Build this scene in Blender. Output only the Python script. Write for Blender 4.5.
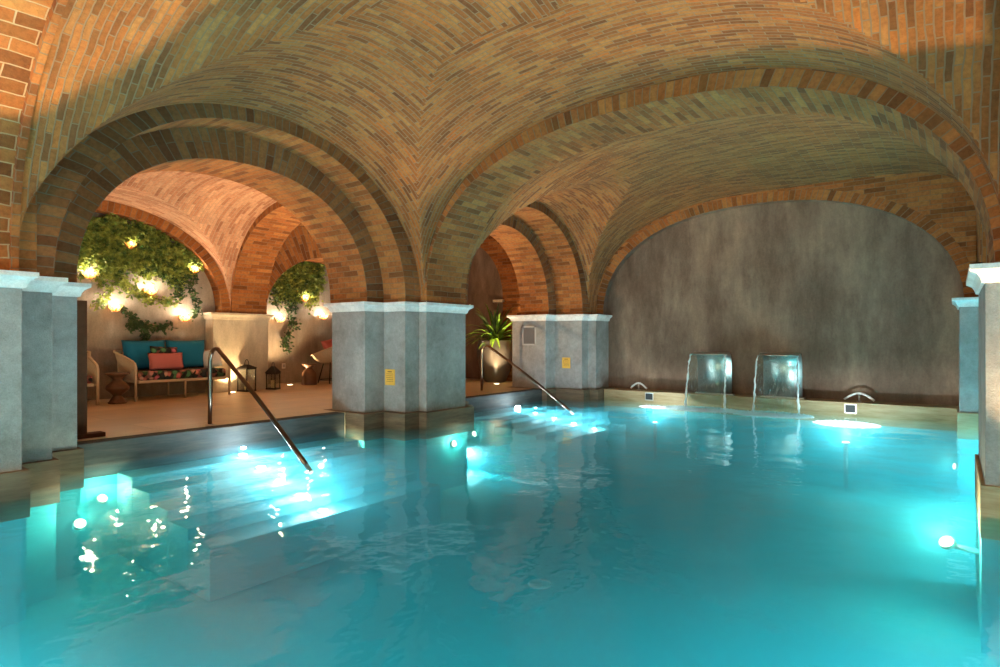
import bpy, bmesh, math, random
from math import sin, cos, pi, radians, hypot, atan2
from mathutils import Vector, Matrix, Euler
random.seed(7)
for o in list(bpy.data.objects): bpy.data.objects.remove(o)
S = bpy.context.scene
C = S.collection

# ------------------------------------------------------------------ camera, world, exposure
cd = bpy.data.cameras.new('camera'); cam = bpy.data.objects.new('camera', cd); C.objects.link(cam)
cam.location = (0, 0, 1.0)
cam.rotation_euler = (radians(90), 0, radians(37.2 - 90))
cd.sensor_width = 36; cd.lens = 21.53; cd.shift_y = 0.0065
cd.clip_start = 0.02; cd.clip_end = 100
S.camera = cam
W = bpy.data.worlds.new('world'); S.world = W; W.use_nodes = True
W.node_tree.nodes['Background'].inputs[0].default_value = (1.0, .77, .52, 1)
W.node_tree.nodes['Background'].inputs[1].default_value = 3.9
S.view_settings.view_transform = 'Standard'; S.view_settings.look = 'None'
S.view_settings.exposure = 0.25; S.view_settings.gamma = 1.0
S.view_settings.use_curve_mapping = False

WARM = (1.0, .66, .33); LAMPW = (1.0, .80, .58); COOL = (.82, .93, 1.0)

# x runs along the arcade, y towards the terrace, z up; deck level is z = 0
WZ = -0.215            # water level
FZ = -1.15             # basin floor
SP = 1.52              # springing of every arch

# ------------------------------------------------------------------ helpers
class MB:
    def __init__(s): s.v = []; s.f = []; s.uv = []; s.sm = []
    def face(s, pts, uvs=None, smooth=False):
        i = len(s.v); s.v += [tuple(p) for p in pts]
        s.f.append(tuple(range(i, i + len(pts)))); s.uv.append(uvs); s.sm.append(smooth)
    def box(s, x0, y0, z0, x1, y1, z1, rot=None, org=None):
        P = [Vector((x, y, z)) for z in (z0, z1) for y in (y0, y1) for x in (x0, x1)]
        if rot is not None:
            og = Vector(org or (0, 0, 0)); P = [og + rot @ (p - og) for p in P]
        i = len(s.v); s.v += [tuple(p) for p in P]
        for q in ((0,2,3,1),(4,5,7,6),(0,1,5,4),(2,6,7,3),(0,4,6,2),(1,3,7,5)):
            s.f.append(tuple(i + k for k in q)); s.uv.append(None); s.sm.append(False)
    def tube(s, pts, r, n=10, caps=True, smooth=True):
        pts = [Vector(p) for p in pts]; m = len(pts)
        rs = r if isinstance(r, (list, tuple)) else [r] * m
        t0 = (pts[1] - pts[0]).normalized()
        up = Vector((0, 0, 1)) if abs(t0.z) < .9 else Vector((1, 0, 0))
        u = t0.cross(up).normalized(); base = len(s.v)
        for k in range(m):
            t = (pts[min(k+1, m-1)] - pts[max(k-1, 0)]).normalized()
            u = (u - t * u.dot(t)).normalized(); w = t.cross(u)
            for j in range(n):
                a = 2*pi*j/n; s.v.append(tuple(pts[k] + (u*cos(a) + w*sin(a)) * rs[k]))
        for k in range(m-1):
            for j in range(n):
                a = base + k*n + j; b = base + k*n + (j+1) % n
                s.f.append((a, b, b+n, a+n)); s.uv.append(None); s.sm.append(smooth)
        if caps:
            s.f.append(tuple(base + j for j in range(n))[::-1]); s.uv.append(None); s.sm.append(False)
            s.f.append(tuple(base + (m-1)*n + j for j in range(n))); s.uv.append(None); s.sm.append(False)
    def lathe(s, prof, c=(0,0,0), n=24, smooth=True):
        base = len(s.v)
        for (r, z) in prof:
            for j in range(n):
                a = 2*pi*j/n; s.v.append((c[0] + r*cos(a), c[1] + r*sin(a), c[2] + z))
        for k in range(len(prof)-1):
            for j in range(n):
                a = base + k*n + j; b = base + k*n + (j+1) % n
                s.f.append((a, b, b+n, a+n)); s.uv.append(None); s.sm.append(smooth)
        s.f.append(tuple(base + j for j in range(n))[::-1]); s.uv.append(None); s.sm.append(False)
        s.f.append(tuple(base + (len(prof)-1)*n + j for j in range(n))); s.uv.append(None); s.sm.append(False)
    def build(s, name, mat, parent=None, bevel=0, sub=0, merge=False, solid=0):
        me = bpy.data.meshes.new(name); me.from_pydata(s.v, [], s.f)
        if any(u is not None for u in s.uv):
            ul = me.uv_layers.new(name='UVMap'); k = 0
            for fi, f in enumerate(s.f):
                u = s.uv[fi]
                for j in range(len(f)):
                    if u is not None: ul.data[k].uv = u[j]
                    k += 1
        me.polygons.foreach_set('use_smooth', s.sm)
        if merge:
            bm = bmesh.new(); bm.from_mesh(me)
            bmesh.ops.remove_doubles(bm, verts=bm.verts, dist=1e-4)
            bm.to_mesh(me); bm.free()
        me.materials.append(mat); me.update()
        o = bpy.data.objects.new(name, me); C.objects.link(o)
        if parent is not None: o.parent = parent
        if solid:
            md = o.modifiers.new('solid', 'SOLIDIFY'); md.thickness = solid; md.offset = 1 if solid > 0 else -1
        if bevel:
            md = o.modifiers.new('bevel', 'BEVEL'); md.width = bevel; md.segments = 2; md.limit_method = 'ANGLE'
        if sub:
            md = o.modifiers.new('sub', 'SUBSURF'); md.levels = sub; md.render_levels = sub
        return o

def thing(name, label, cat, loc=(0,0,0), rz=0, group=None):
    o = bpy.data.objects.new(name, None); C.objects.link(o); o.empty_display_size = .1
    o.location = loc; o.rotation_euler = (0, 0, rz); o['label'] = label; o['category'] = cat
    if group: o['group'] = group
    return o
def tag(o, label, cat, group=None, kind=None):
    o['label'] = label; o['category'] = cat
    if group: o['group'] = group
    if kind: o['kind'] = kind
    return o
def struct(o): o['kind'] = 'structure'; return o
def copy_tree(o, parent=None):
    c = o.copy(); C.objects.link(c); c.parent = parent
    for ch in list(o.children): copy_tree(ch, c)
    return c
def light(name, kind, loc, energy, color, parent=None, size=.1, target=None, angle=90, blend=.5):
    l = bpy.data.lights.new(name, kind); l.energy = energy; l.color = color
    if kind == 'SPOT': l.spot_size = radians(angle); l.spot_blend = blend; l.shadow_soft_size = size
    elif kind == 'AREA': l.size = size
    else: l.shadow_soft_size = size
    o = bpy.data.objects.new(name, l); C.objects.link(o); o.location = loc
    if target is not None:
        d = Vector(target) - Vector(loc); o.rotation_euler = d.to_track_quat('-Z', 'Y').to_euler()
    if parent is not None: o.parent = parent
    return o

# ------------------------------------------------------------------ materials
class N:
    def __init__(s, name):
        s.m = bpy.data.materials.new(name); s.m.use_nodes = True
        s.t = s.m.node_tree; s.t.nodes.clear()
        s.out = s.t.nodes.new('ShaderNodeOutputMaterial')
    def n(s, ty, **kw):
        x = s.t.nodes.new(ty)
        for k, v in kw.items():
            if k.startswith('_'): setattr(x, k[1:], v)
        return x
    def l(s, a, b): s.t.links.new(a, b)
    def ramp(s, fac, stops):
        r = s.t.nodes.new('ShaderNodeValToRGB'); e = r.color_ramp.elements
        while len(e) > 1: e.remove(e[0])
        e[0].position = stops[0][0]; e[0].color = (*stops[0][1], 1)
        for p, c in stops[1:]:
            q = e.new(p); q.color = (*c, 1)
        s.l(fac, r.inputs[0]); return r.outputs[0]
    def noise(s, vec, scale, detail=4, rough=.6):
        x = s.t.nodes.new('ShaderNodeTexNoise'); x.inputs['Scale'].default_value = scale
        x.inputs['Detail'].default_value = detail; x.inputs['Roughness'].default_value = rough
        if vec is not None: s.l(vec, x.inputs['Vector'])
        return x.outputs['Fac']
    def mix(s, a, b, fac, mode='MIX'):
        x = s.t.nodes.new('ShaderNodeMix'); x.data_type = 'RGBA'; x.blend_type = mode
        for v, i in ((fac, 0), (a, 6), (b, 7)):
            if hasattr(v, 'is_linked') or hasattr(v, 'links'): s.l(v, x.inputs[i])
            elif i == 0: x.inputs[0].default_value = v
            else: x.inputs[i].default_value = (*v, 1)
        return x.outputs[2]
    def bsdf(s, col, rough=.7, metal=0, bump=None, bs=.3, bd=.01, spec=.5):
        b = s.t.nodes.new('ShaderNodeBsdfPrincipled')
        if hasattr(col, 'links'): s.l(col, b.inputs['Base Color'])
        else: b.inputs['Base Color'].default_value = (*col, 1)
        if hasattr(rough, 'links'): s.l(rough, b.inputs['Roughness'])
        else: b.inputs['Roughness'].default_value = rough
        b.inputs['Metallic'].default_value = metal
        b.inputs['Specular IOR Level'].default_value = spec
        if bump is not None:
            q = s.t.nodes.new('ShaderNodeBump'); q.inputs['Strength'].default_value = bs
            q.inputs['Distance'].default_value = bd
            s.l(bump, q.inputs['Height']); s.l(q.outputs[0], b.inputs['Normal'])
        s.l(b.outputs[0], s.out.inputs[0]); return s.m
    def obj(s):
        return s.t.nodes.new('ShaderNodeTexCoord').outputs['Object']
    def uvc(s):
        return s.t.nodes.new('ShaderNodeTexCoord').outputs['UV']

def brick_mat(name, bw, rh, stops, mortar, ms=.07, warp=.012, dirt=.5):
    m = N(name); uv = m.uvc()
    nz = m.n('ShaderNodeTexNoise'); nz.inputs['Scale'].default_value = 3.0; nz.inputs['Detail'].default_value = 3
    m.l(uv, nz.inputs['Vector'])
    v1 = m.n('ShaderNodeVectorMath', _operation='SUBTRACT'); m.l(nz.outputs['Color'], v1.inputs[0]); v1.inputs[1].default_value = (.5,.5,.5)
    v2 = m.n('ShaderNodeVectorMath', _operation='SCALE'); m.l(v1.outputs[0], v2.inputs[0]); v2.inputs['Scale'].default_value = warp*2.5
    v3 = m.n('ShaderNodeVectorMath', _operation='ADD'); m.l(uv, v3.inputs[0]); m.l(v2.outputs[0], v3.inputs[1])
    b = m.n('ShaderNodeTexBrick'); m.l(v3.outputs[0], b.inputs['Vector'])
    b.inputs['Color1'].default_value = (0,0,0,1); b.inputs['Color2'].default_value = (1,1,1,1)
    b.inputs['Mortar'].default_value = (.5,.5,.5,1)
    b.inputs['Scale'].default_value = 1; b.inputs['Brick Width'].default_value = bw
    b.inputs['Row Height'].default_value = rh; b.inputs['Mortar Size'].default_value = rh*ms
    b.inputs['Mortar Smooth'].default_value = .3; b.inputs['Bias'].default_value = 0
    col = m.ramp(b.outputs['Color'], stops)
    n1 = m.noise(uv, 1.1, 5, .65); n2 = m.noise(uv, 22, 4, .7)
    col = m.mix(col, (.5,.5,.5), .0)
    mm = m.ramp(n1, [(.3, (.55,.52,.50)), (.52, (1,1,1)), (.72, (1.35,1.28,1.15))])
    col = m.mix(col, mm, dirt, 'MULTIPLY')
    m3 = m.ramp(n2, [(.35, (.68,.66,.62)), (.6, (1.1,1.1,1.1))])
    col = m.mix(col, m3, .75, 'MULTIPLY')
    col = m.mix(col, mortar, b.outputs['Fac'])
    inv = m.n('ShaderNodeMath', _operation='SUBTRACT'); inv.inputs[0].default_value = 1; m.l(b.outputs['Fac'], inv.inputs[1])
    ad = m.n('ShaderNodeMath', _operation='MULTIPLY_ADD'); m.l(n2, ad.inputs[0]); ad.inputs[1].default_value = .6; m.l(inv.outputs[0], ad.inputs[2])
    ad2 = m.n('ShaderNodeMath', _operation='MULTIPLY_ADD'); m.l(b.outputs['Color'], ad2.inputs[0]); ad2.inputs[1].default_value = .5; m.l(ad.outputs[0], ad2.inputs[2])
    return m.bsdf(col, .9, 0, ad2.outputs[0], .75, .014, .25)

STW = [(0,(.165,.058,.018)),(.25,(.25,.088,.023)),(.6,(.32,.115,.028)),(.85,(.38,.165,.052)),(1,(.40,.12,.022))]
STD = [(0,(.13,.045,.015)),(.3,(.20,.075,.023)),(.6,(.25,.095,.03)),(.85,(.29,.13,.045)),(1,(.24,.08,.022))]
STR = [(0,(.15,.050,.014)),(.3,(.26,.090,.023)),(.6,(.34,.120,.031)),(.85,(.39,.165,.05)),(1,(.34,.105,.026))]
M = {}
M['web'] = brick_mat('brick_vault', .23, .052, STW, (.24,.15,.09), .12, .017)
M['ring'] = brick_mat('brick_voussoir', .36, .085, STR, (.22,.14,.085), .07)
M['shadedring'] = brick_mat('brick_shaded_voussoir', .36, .085, STD, (.17,.12,.08), .07)  # voussoir brick darkened: shade on the arcade ring faces put into the colour
M['soffit'] = brick_mat('brick_soffit', .29, .075, STR, (.22,.14,.08), .06, .010)
M['big'] = brick_mat('brick_large', .30, .105, STR, (.42,.28,.16), .06, .02)
M['pinkbrick'] = brick_mat('brick_terrace', .27, .062, [(0,(.36,.16,.09)),(.5,(.52,.26,.15)),(1,(.62,.36,.22))], (.46,.32,.22), .07)

def plaster(name, dark, mid, lite, sc=1.0, streak=True, bump=.35, rough=.85):
    m = N(name); oc = m.obj()
    mp = m.n('ShaderNodeMapping'); m.l(oc, mp.inputs[0])
    mp.inputs['Scale'].default_value = (1, 1, .35 if streak else 1)
    n1 = m.noise(mp.outputs[0], 1.3*sc, 8, .68); n2 = m.noise(oc, 40*sc, 4, .7); n3 = m.noise(mp.outputs[0], 6*sc, 5, .7)
    c = m.ramp(n1, [(.32, dark), (.5, mid), (.68, lite)])
    k = m.ramp(n3, [(.3, (.78,.78,.78)), (.65, (1.12,1.12,1.12))])
    c = m.mix(c, k, .7, 'MULTIPLY')
    k = m.ramp(n2, [(.35, (.8,.8,.8)), (.6, (1.06,1.06,1.06))]); c = m.mix(c, k, .6, 'MULTIPLY')
    return m.bsdf(c, rough, 0, n2, bump, .006, .3)
M['darkplaster'] = plaster('dark_plaster', (.085,.052,.036), (.17,.115,.082), (.30,.21,.15), .9)
M['wallplaster'] = plaster('wall_plaster', (.21,.175,.14), (.31,.26,.21), (.40,.34,.28), 1.2)
M['pillar'] = plaster('pillar_stone', (.22,.21,.20), (.29,.28,.27), (.355,.345,.335), 2.2, False, .9)
M['cream'] = plaster('cream_plaster', (.46,.41,.31), (.55,.49,.38), (.62,.56,.45), 1.5, True)
M['cornice'] = plaster('cornice_white', (.60,.59,.57), (.70,.69,.67), (.78,.77,.75), 2, False, .2, .6)

def stone(name, cs, ang=0.0):
    m = N(name); oc = m.obj()
    mp = m.n('ShaderNodeMapping'); m.l(oc, mp.inputs[0]); mp.inputs['Scale'].default_value = (1, 1, 9)
    n = m.noise(mp.outputs[0], 1.8, 7, .7); n2 = m.noise(oc, 30, 3)
    c = m.ramp(n, [(.3, cs[0]), (.5, cs[1]), (.7, cs[2])])
    return m.bsdf(c, .75, 0, n2, .2, .004, .3)
M['plinth'] = stone('plinth_stone', [(.08,.055,.035), (.14,.10,.065), (.22,.16,.10)])
M['edge'] = stone('terrace_edge_stone', [(.03,.037,.037), (.055,.062,.062), (.10,.09,.075)])
M['coping'] = stone('coping_stone', [(.24,.17,.085), (.36,.27,.15), (.46,.37,.23)])

def tile_floor():
    m = N('terrace_tile'); oc = m.obj()
    b = m.n('ShaderNodeTexBrick'); m.l(oc, b.inputs['Vector']); b.inputs['Scale'].default_value = 1
    b.inputs['Brick Width'].default_value = 1.2; b.inputs['Row Height'].default_value = .6
    b.inputs['Mortar Size'].default_value = .003; b.inputs['Color1'].default_value = (.50,.41,.30,1)
    b.inputs['Color2'].default_value = (.60,.50,.38,1); b.inputs['Mortar'].default_value = (.2,.15,.1,1)
    n = m.noise(oc, 2.2, 7, .65)
    c = m.mix(b.outputs['Color'], m.ramp(n, [(.3,(.75,.72,.68)), (.65,(1.15,1.12,1.05))]), .9, 'MULTIPLY')
    return m.bsdf(c, m.ramp(n, [(.3,(.3,.3,.3)), (.7,(.5,.5,.5))]), 0, n, .05, .003)
M['tile'] = tile_floor()

def pool_tile():
    m = N('pool_lining'); oc = m.obj()
    n = m.noise(oc, .8, 3, .5)
    c = m.ramp(n, [(.3, (.03,.55,.64)), (.7, (.05,.65,.75))])
    return m.bsdf(c, .6, 0, None)
M['pool'] = pool_tile()
M['stair'] = N('pool_stair_stone').bsdf((.12,.45,.50), .6)
def simple(name, col, rough=.6, metal=0, spec=.5, bump=0, bsc=60):
    m = N(name)
    if bump:
        n = m.noise(m.obj(), bsc, 3)
        c = m.mix(col, m.ramp(n, [(.3,(.75,.75,.75)), (.7,(1.15,1.15,1.15))]), .8, 'MULTIPLY')
        return m.bsdf(c, rough, metal, n, bump, .004, spec)
    return m.bsdf(col, rough, metal, None, spec=spec)
M['steel'] = simple('brushed_steel', (.55,.53,.50), .38, 1)
M['railmetal'] = simple('rail_metal', (.17,.13,.10), .28, 1)
M['darkwood'] = simple('dark_wood', (.085,.032,.014), .8, spec=.15, bump=.3, bsc=14)
M['tablewood'] = simple('turned_wood', (.13,.065,.035), .42, bump=.2, bsc=18)
M['rope'] = simple('cream_rope', (.62,.53,.40), .8, bump=.6, bsc=150)
M['frame'] = simple('cream_frame', (.60,.50,.37), .6)
M['teal'] = simple('teal_fabric', (.0,.15,.30), .9, bump=.5, bsc=220)
M['pink'] = simple('pink_fabric', (.50,.15,.15), .9, bump=.5, bsc=220)
M['white'] = simple('white_fabric', (.75,.75,.76), .9, bump=.4, bsc=200)
M['green'] = simple('green_fabric', (.13,.34,.08), .9)
M['iron'] = simple('black_iron', (.025,.022,.02), .5, .6)
M['candle'] = simple('ivory_wax', (.75,.62,.32), .6)
M['planter'] = simple('grey_glazed_metal', (.17,.165,.16), .28, .7)
M['soil'] = simple('soil', (.04,.025,.015), 1)
M['yellow'] = simple('yellow_sign', (.72,.40,.06), .55)
M['ink'] = simple('sign_ink', (.16,.09,.03), .7)
M['grillef'] = simple('grille_frame', (.38,.38,.39), .5)
M['grilled'] = simple('grille_mesh', (.13,.13,.14), .7, bump=1, bsc=300)
M['outlet'] = simple('outlet_plastic', (.75,.73,.68), .4)
M['rubber'] = simple('inlet_dark', (.02,.025,.03), .6)
M['stem'] = simple('vine_stem', (.09,.055,.025), .8)
M['wicker'] = simple('pale_wicker', (.58,.47,.33), .8, bump=1, bsc=70)

def floral():
    m = N('floral_fabric'); oc = m.obj()
    v = m.n('ShaderNodeTexVoronoi'); m.l(oc, v.inputs['Vector']); v.inputs['Scale'].default_value = 13
    sp = m.n('ShaderNodeSeparateColor'); m.l(v.outputs['Color'], sp.inputs[0])
    c = m.ramp(sp.outputs[0], [(0,(.02,.03,.035)), (.34,(.025,.04,.04)), (.36,(.55,.12,.13)), (.52,(.62,.27,.20)), (.54,(.06,.22,.10)), (.74,(.10,.28,.12)), (.76,(.60,.42,.30)), (.9,(.58,.16,.22))])
    r = m.ramp(v.outputs['Distance'], [(.35,(1,1,1)), (.62,(.15,.15,.15))])
    c = m.mix(c, r, .8, 'MULTIPLY')
    return m.bsdf(c, .9)
M['floral'] = floral()

def leaf(name, a, b):
    m = N(name); n = m.noise(m.obj(), 9, 3)
    c = m.ramp(n, [(.32, a), (.66, b)])
    p = m.n('ShaderNodeBsdfPrincipled'); m.l(c, p.inputs['Base Color']); p.inputs['Roughness'].default_value = .5
    t = m.n('ShaderNodeBsdfTranslucent'); m.l(c, t.inputs[0])
    x = m.n('ShaderNodeMixShader'); x.inputs[0].default_value = .3
    m.l(p.outputs[0], x.inputs[1]); m.l(t.outputs[0], x.inputs[2]); m.l(x.outputs[0], m.out.inputs[0]); return m.m
M['leaf'] = leaf('vine_leaf', (.03,.09,.02), (.38,.44,.08))
M['leafdark'] = leaf('vine_leaf_dark', (.02,.055,.025), (.08,.14,.04))
M['fern'] = leaf('plant_leaf', (.07,.22,.02), (.26,.48,.05))

def emis(name, col, st):
    m = N(name); e = m.n('ShaderNodeEmission'); e.inputs[0].default_value = (*col, 1); e.inputs[1].default_value = st
    m.l(e.outputs[0], m.out.inputs[0]); return m.m
M['bulb'] = emis('bulb_glow', (1, .84, .62), 170)
M['lens'] = emis('uplight_lens', (1, .8, .5), 12)
M['poollens'] = emis('pool_lamp_lens', (.85, .97, 1), 14)
M['poollenswarm'] = emis('pool_lamp_lens_warm', (1, .88, .5), 9)

def amber():
    m = N('amber_glass'); b = m.n('ShaderNodeBsdfPrincipled'); b.inputs['Base Color'].default_value = (.45,.22,.07,1)
    b.inputs['Roughness'].default_value = .2
    t = m.n('ShaderNodeBsdfTranslucent'); t.inputs[0].default_value = (.4,.18,.05,1)
    x = m.n('ShaderNodeMixShader'); x.inputs[0].default_value = .5
    m.l(b.outputs[0], x.inputs[1]); m.l(t.outputs[0], x.inputs[2]); m.l(x.outputs[0], m.out.inputs[0]); return m.m
M['amber'] = amber()
def thin_glass(name, tint, ior, rough, bumpsc, bstr, fixed=None):
    """thin dielectric: lets light straight through, mirrors by Fresnel"""
    m = N(name); oc = m.obj()
    t = m.n('ShaderNodeBsdfTransparent'); t.inputs[0].default_value = (*tint, 1)
    g = m.n('ShaderNodeBsdfGlossy'); g.inputs['Roughness'].default_value = rough; g.inputs[0].default_value = (1,1,1,1)
    f = m.n('ShaderNodeFresnel'); f.inputs[0].default_value = ior
    if bumpsc:
        n = m.noise(oc, bumpsc, 2, .5)
        q = m.n('ShaderNodeBump'); q.inputs['Strength'].default_value = bstr; q.inputs['Distance'].default_value = .02
        m.l(n, q.inputs['Height']); m.l(q.outputs[0], g.inputs['Normal']); m.l(q.outputs[0], f.inputs['Normal'])
    x = m.n('ShaderNodeMixShader')
    if fixed is None: m.l(f.outputs[0], x.inputs[0])
    else: x.inputs[0].default_value = fixed
    m.l(t.outputs[0], x.inputs[1]); m.l(g.outputs[0], x.inputs[2]); m.l(x.outputs[0], m.out.inputs[0]); return m
M['glass'] = thin_glass('clear_glass', (.93,.95,.95), 1.45, .02, 0, 0, .07).m

def water():
    m = thin_glass('pool_water', (1,1,1), 1.33, .015, 0, 0)
    t = m.t; gl = [x for x in t.nodes if x.type == 'BSDF_GLOSSY'][0]; fr = [x for x in t.nodes if x.type == 'FRESNEL'][0]
    oc = m.obj()
    n1 = m.noise(oc, 1.9, 1, .4); n2 = m.noise(oc, 11.0, 1, .4)
    a = m.n('ShaderNodeMath', _operation='MULTIPLY_ADD'); m.l(n2, a.inputs[0]); a.inputs[1].default_value = .16; m.l(n1, a.inputs[2])
    q = m.n('ShaderNodeBump'); q.inputs['Strength'].default_value = .35; q.inputs['Distance'].default_value = .05
    m.l(a.outputs[0], q.inputs['Height']); m.l(q.outputs[0], gl.inputs['Normal']); m.l(q.outputs[0], fr.inputs['Normal'])
    va = m.n('ShaderNodeVolumeAbsorption'); va.inputs[0].default_value = (.0,.84,.965,1); va.inputs[1].default_value = .62
    vs = m.n('ShaderNodeVolumeScatter'); vs.inputs[0].default_value = (.10,.80,1,1); vs.inputs[1].default_value = .45
    vs.inputs['Anisotropy'].default_value = .0
    ad = m.n('ShaderNodeAddShader'); m.l(va.outputs[0], ad.inputs[0]); m.l(vs.outputs[0], ad.inputs[1])
    m.l(ad.outputs[0], m.out.inputs['Volume'])
    sp = m.n('ShaderNodeSeparateXYZ'); m.l(oc, sp.inputs[0])
    gt = m.n('ShaderNodeMath', _operation='GREATER_THAN'); m.l(sp.outputs[2], gt.inputs[0]); gt.inputs[1].default_value = WZ-.004
    mu = m.n('ShaderNodeMath', _operation='MULTIPLY'); m.l(fr.outputs[0], mu.inputs[0]); m.l(gt.outputs[0], mu.inputs[1])
    xs = [x for x in t.nodes if x.type == 'MIX_SHADER'][0]; m.l(mu.outputs[0], xs.inputs[0])
    return m.m
M['water'] = water()
def fallwater():
    m = N('falling_water'); oc = m.obj()
    mp = m.n('ShaderNodeMapping'); m.l(oc, mp.inputs[0]); mp.inputs['Scale'].default_value = (1, 1, .25)
    n = m.noise(mp.outputs[0], 45, 3, .6)
    t = m.n('ShaderNodeBsdfTransparent'); t.inputs[0].default_value = (.80,.95,.92,1)
    g = m.n('ShaderNodeBsdfPrincipled'); g.inputs['Base Color'].default_value = (.75,.92,.92,1); g.inputs['Roughness'].default_value = .08
    q = m.n('ShaderNodeBump'); q.inputs['Strength'].default_value = .8; q.inputs['Distance'].default_value = .01
    m.l(n, q.inputs['Height']); m.l(q.outputs[0], g.inputs['Normal'])
    r = m.ramp(n, [(.5,(.02,.02,.02)), (.66,(.30,.30,.30))])
    x = m.n('ShaderNodeMixShader'); m.l(r, x.inputs[0]); m.l(t.outputs[0], x.inputs[1]); m.l(g.outputs[0], x.inputs[2])
    m.l(x.outputs[0], m.out.inputs[0]); return m.m
M['fall'] = fallwater()
def foam_mat():
    m = N('white_foam'); d = m.n('ShaderNodeBsdfDiffuse'); d.inputs[0].default_value = (.9,.97,.98,1)
    t = m.n('ShaderNodeBsdfTranslucent'); t.inputs[0].default_value = (.9,.97,.98,1)
    x = m.n('ShaderNodeMixShader'); x.inputs[0].default_value = .6
    m.l(d.outputs[0], x.inputs[1]); m.l(t.outputs[0], x.inputs[2]); m.l(x.outputs[0], m.out.inputs[0]); return m.m
M['foam'] = foam_mat()

# ------------------------------------------------------------------ profiles
def prof(c, h, R, n=2.2, N_=56, z0=SP):
    out = []
    for i in range(N_+1):
        t = pi*i/N_; ct, st = cos(t), max(0, sin(t))
        out.append((c - h*math.copysign(abs(ct)**(2/n), ct), z0 + R*st**(2/n)))
    return out
def pz(s, c, h, R, n=2.2, z0=SP, nr=None):
    u = (s-c)/h; e = nr if (nr and u < 0) else n
    u = min(1, abs(u)); return z0 + R*max(0, 1-u**e)**(1/e)
def arclen(P):
    L = [0]
    for i in range(1, len(P)): L.append(L[-1] + hypot(P[i][0]-P[i-1][0], P[i][1]-P[i-1][1]))
    return L

def arch(name, axis, p0, p1, intr, extr, mat_face, mat_soff, parent=None, back=True):
    """axis 'x': spans along x, is deep in y from p0 to p1; axis 'y': the other way round"""
    def P(s, p, z): return (s, p, z) if axis == 'x' else (p, s, z)
    L = arclen(intr); f = MB(); g = MB(); w = abs(p1-p0)
    for i in range(len(intr)-1):
        a, b = intr[i], intr[i+1]; c, d = extr[i], extr[i+1]
        th0 = hypot(a[0]-c[0], a[1]-c[1]); th1 = hypot(b[0]-d[0], b[1]-d[1])
        for p in ((p0, p1) if back else (p0,)):
            f.face([P(a[0],p,a[1]), P(b[0],p,b[1]), P(d[0],p,d[1]), P(c[0],p,c[1])],
                   [(0,L[i]), (0,L[i+1]), (th1,L[i+1]), (th0,L[i])])
        f.face([P(c[0],p0,c[1]), P(d[0],p0,d[1]), P(d[0],p1,d[1]), P(c[0],p1,c[1])], [(0,L[i]), (0,L[i+1]), (w,L[i+1]), (w,L[i])])
        g.face([P(a[0],p0,a[1]), P(b[0],p0,b[1]), P(b[0],p1,b[1]), P(a[0],p1,a[1])],
               [(0,L[i]), (0,L[i+1]), (w,L[i+1]), (w,L[i])], True)
    for e in (0, -1):
        a, c = intr[e], extr[e]
        f.face([P(a[0],p0,a[1]), P(c[0],p0,c[1]), P(c[0],p1,c[1]), P(a[0],p1,a[1])], [(0,0),(.2,0),(.2,w),(0,w)])
    o = f.build(name, mat_face, parent, merge=True)
    s = g.build('soffit', mat_soff, o if parent is None else parent, merge=True)
    return o, s

def web(name, A, B, Pa, Pb, mat, na=96, nb=96, dome=0.0):
    """groin vault over A=(x0,x1), B=(y0,y1); Pa(x), Pb(y) are the two barrels. Courses run parallel to the wall arches."""
    def grid(r, n):
        c = (r[0]+r[1])/2; h = (r[1]-r[0])/2
        return [c - h*cos(pi*i/n)*(.35) - h*(1-2*i/n)*.65 for i in range(n+1)]
    xs, ys = grid(A, na), grid(B, nb)
    ax = [0]; ay = [0]
    for i in range(na): ax.append(ax[-1] + hypot(xs[i+1]-xs[i], Pa(xs[i+1], B[1])-Pa(xs[i], B[1])))
    for j in range(nb): ay.append(ay[-1] + hypot(ys[j+1]-ys[j], Pb(ys[j+1], A[1])-Pb(ys[j], A[1])))
    def Z(x, y):
        u = (x-A[0])/(A[1]-A[0]); v = (y-B[0])/(B[1]-B[0])
        return max(Pa(x, y), Pb(y, x)) + dome*(16*u*(1-u)*v*(1-v))
    m = MB()
    for i in range(na):
        for j in range(nb):
            x0, x1, y0, y1 = xs[i], xs[i+1], ys[j], ys[j+1]; xm, ym = (x0+x1)/2, (y0+y1)/2
            if Pb(ym, xm) >= Pa(xm, ym): uv = [(ay[j],x0), (ay[j],x1), (ay[j+1],x1), (ay[j+1],x0)]
            else: uv = [(ax[i],y0), (ax[i+1],y0), (ax[i+1],y1), (ax[i],y1)]
            m.face([(x0,y0,Z(x0,y0)), (x1,y0,Z(x1,y0)), (x1,y1,Z(x1,y1)), (x0,y1,Z(x0,y1))], uv, True)
    o = m.build(name, mat, merge=True); return struct(o)

# ------------------------------------------------------------------ vaults (setting)
# pool bay by the camera
CX = 3.72
web('ceiling', (1.42, 6.02), (-.32, 5.98), lambda x, y: pz(x, CX, 2.29, 1.95 + .30*max(0, 1-abs(y-2.83)/3.1), 2.0), lambda y, x: pz(y, 2.78, 3.10, 2.17, 2.4), M['web'], 130, 150, .08)
# pool bay by the far wall
def farbarrel(y, x):
    f = max(0, min(1, (x-6.84)/4.4))
    return pz(y, 2.80+.06*f, 3.10+.04*f, 2.06+.05*f, 2.4, nr=2.4+4.6*f)
web('ceiling', (6.84, 11.34), (-.40, 6.0), lambda x, y: pz(x, 8.86, 2.03, 1.97, 2.0), farbarrel, M['web'], 110, 120, .12)
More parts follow.
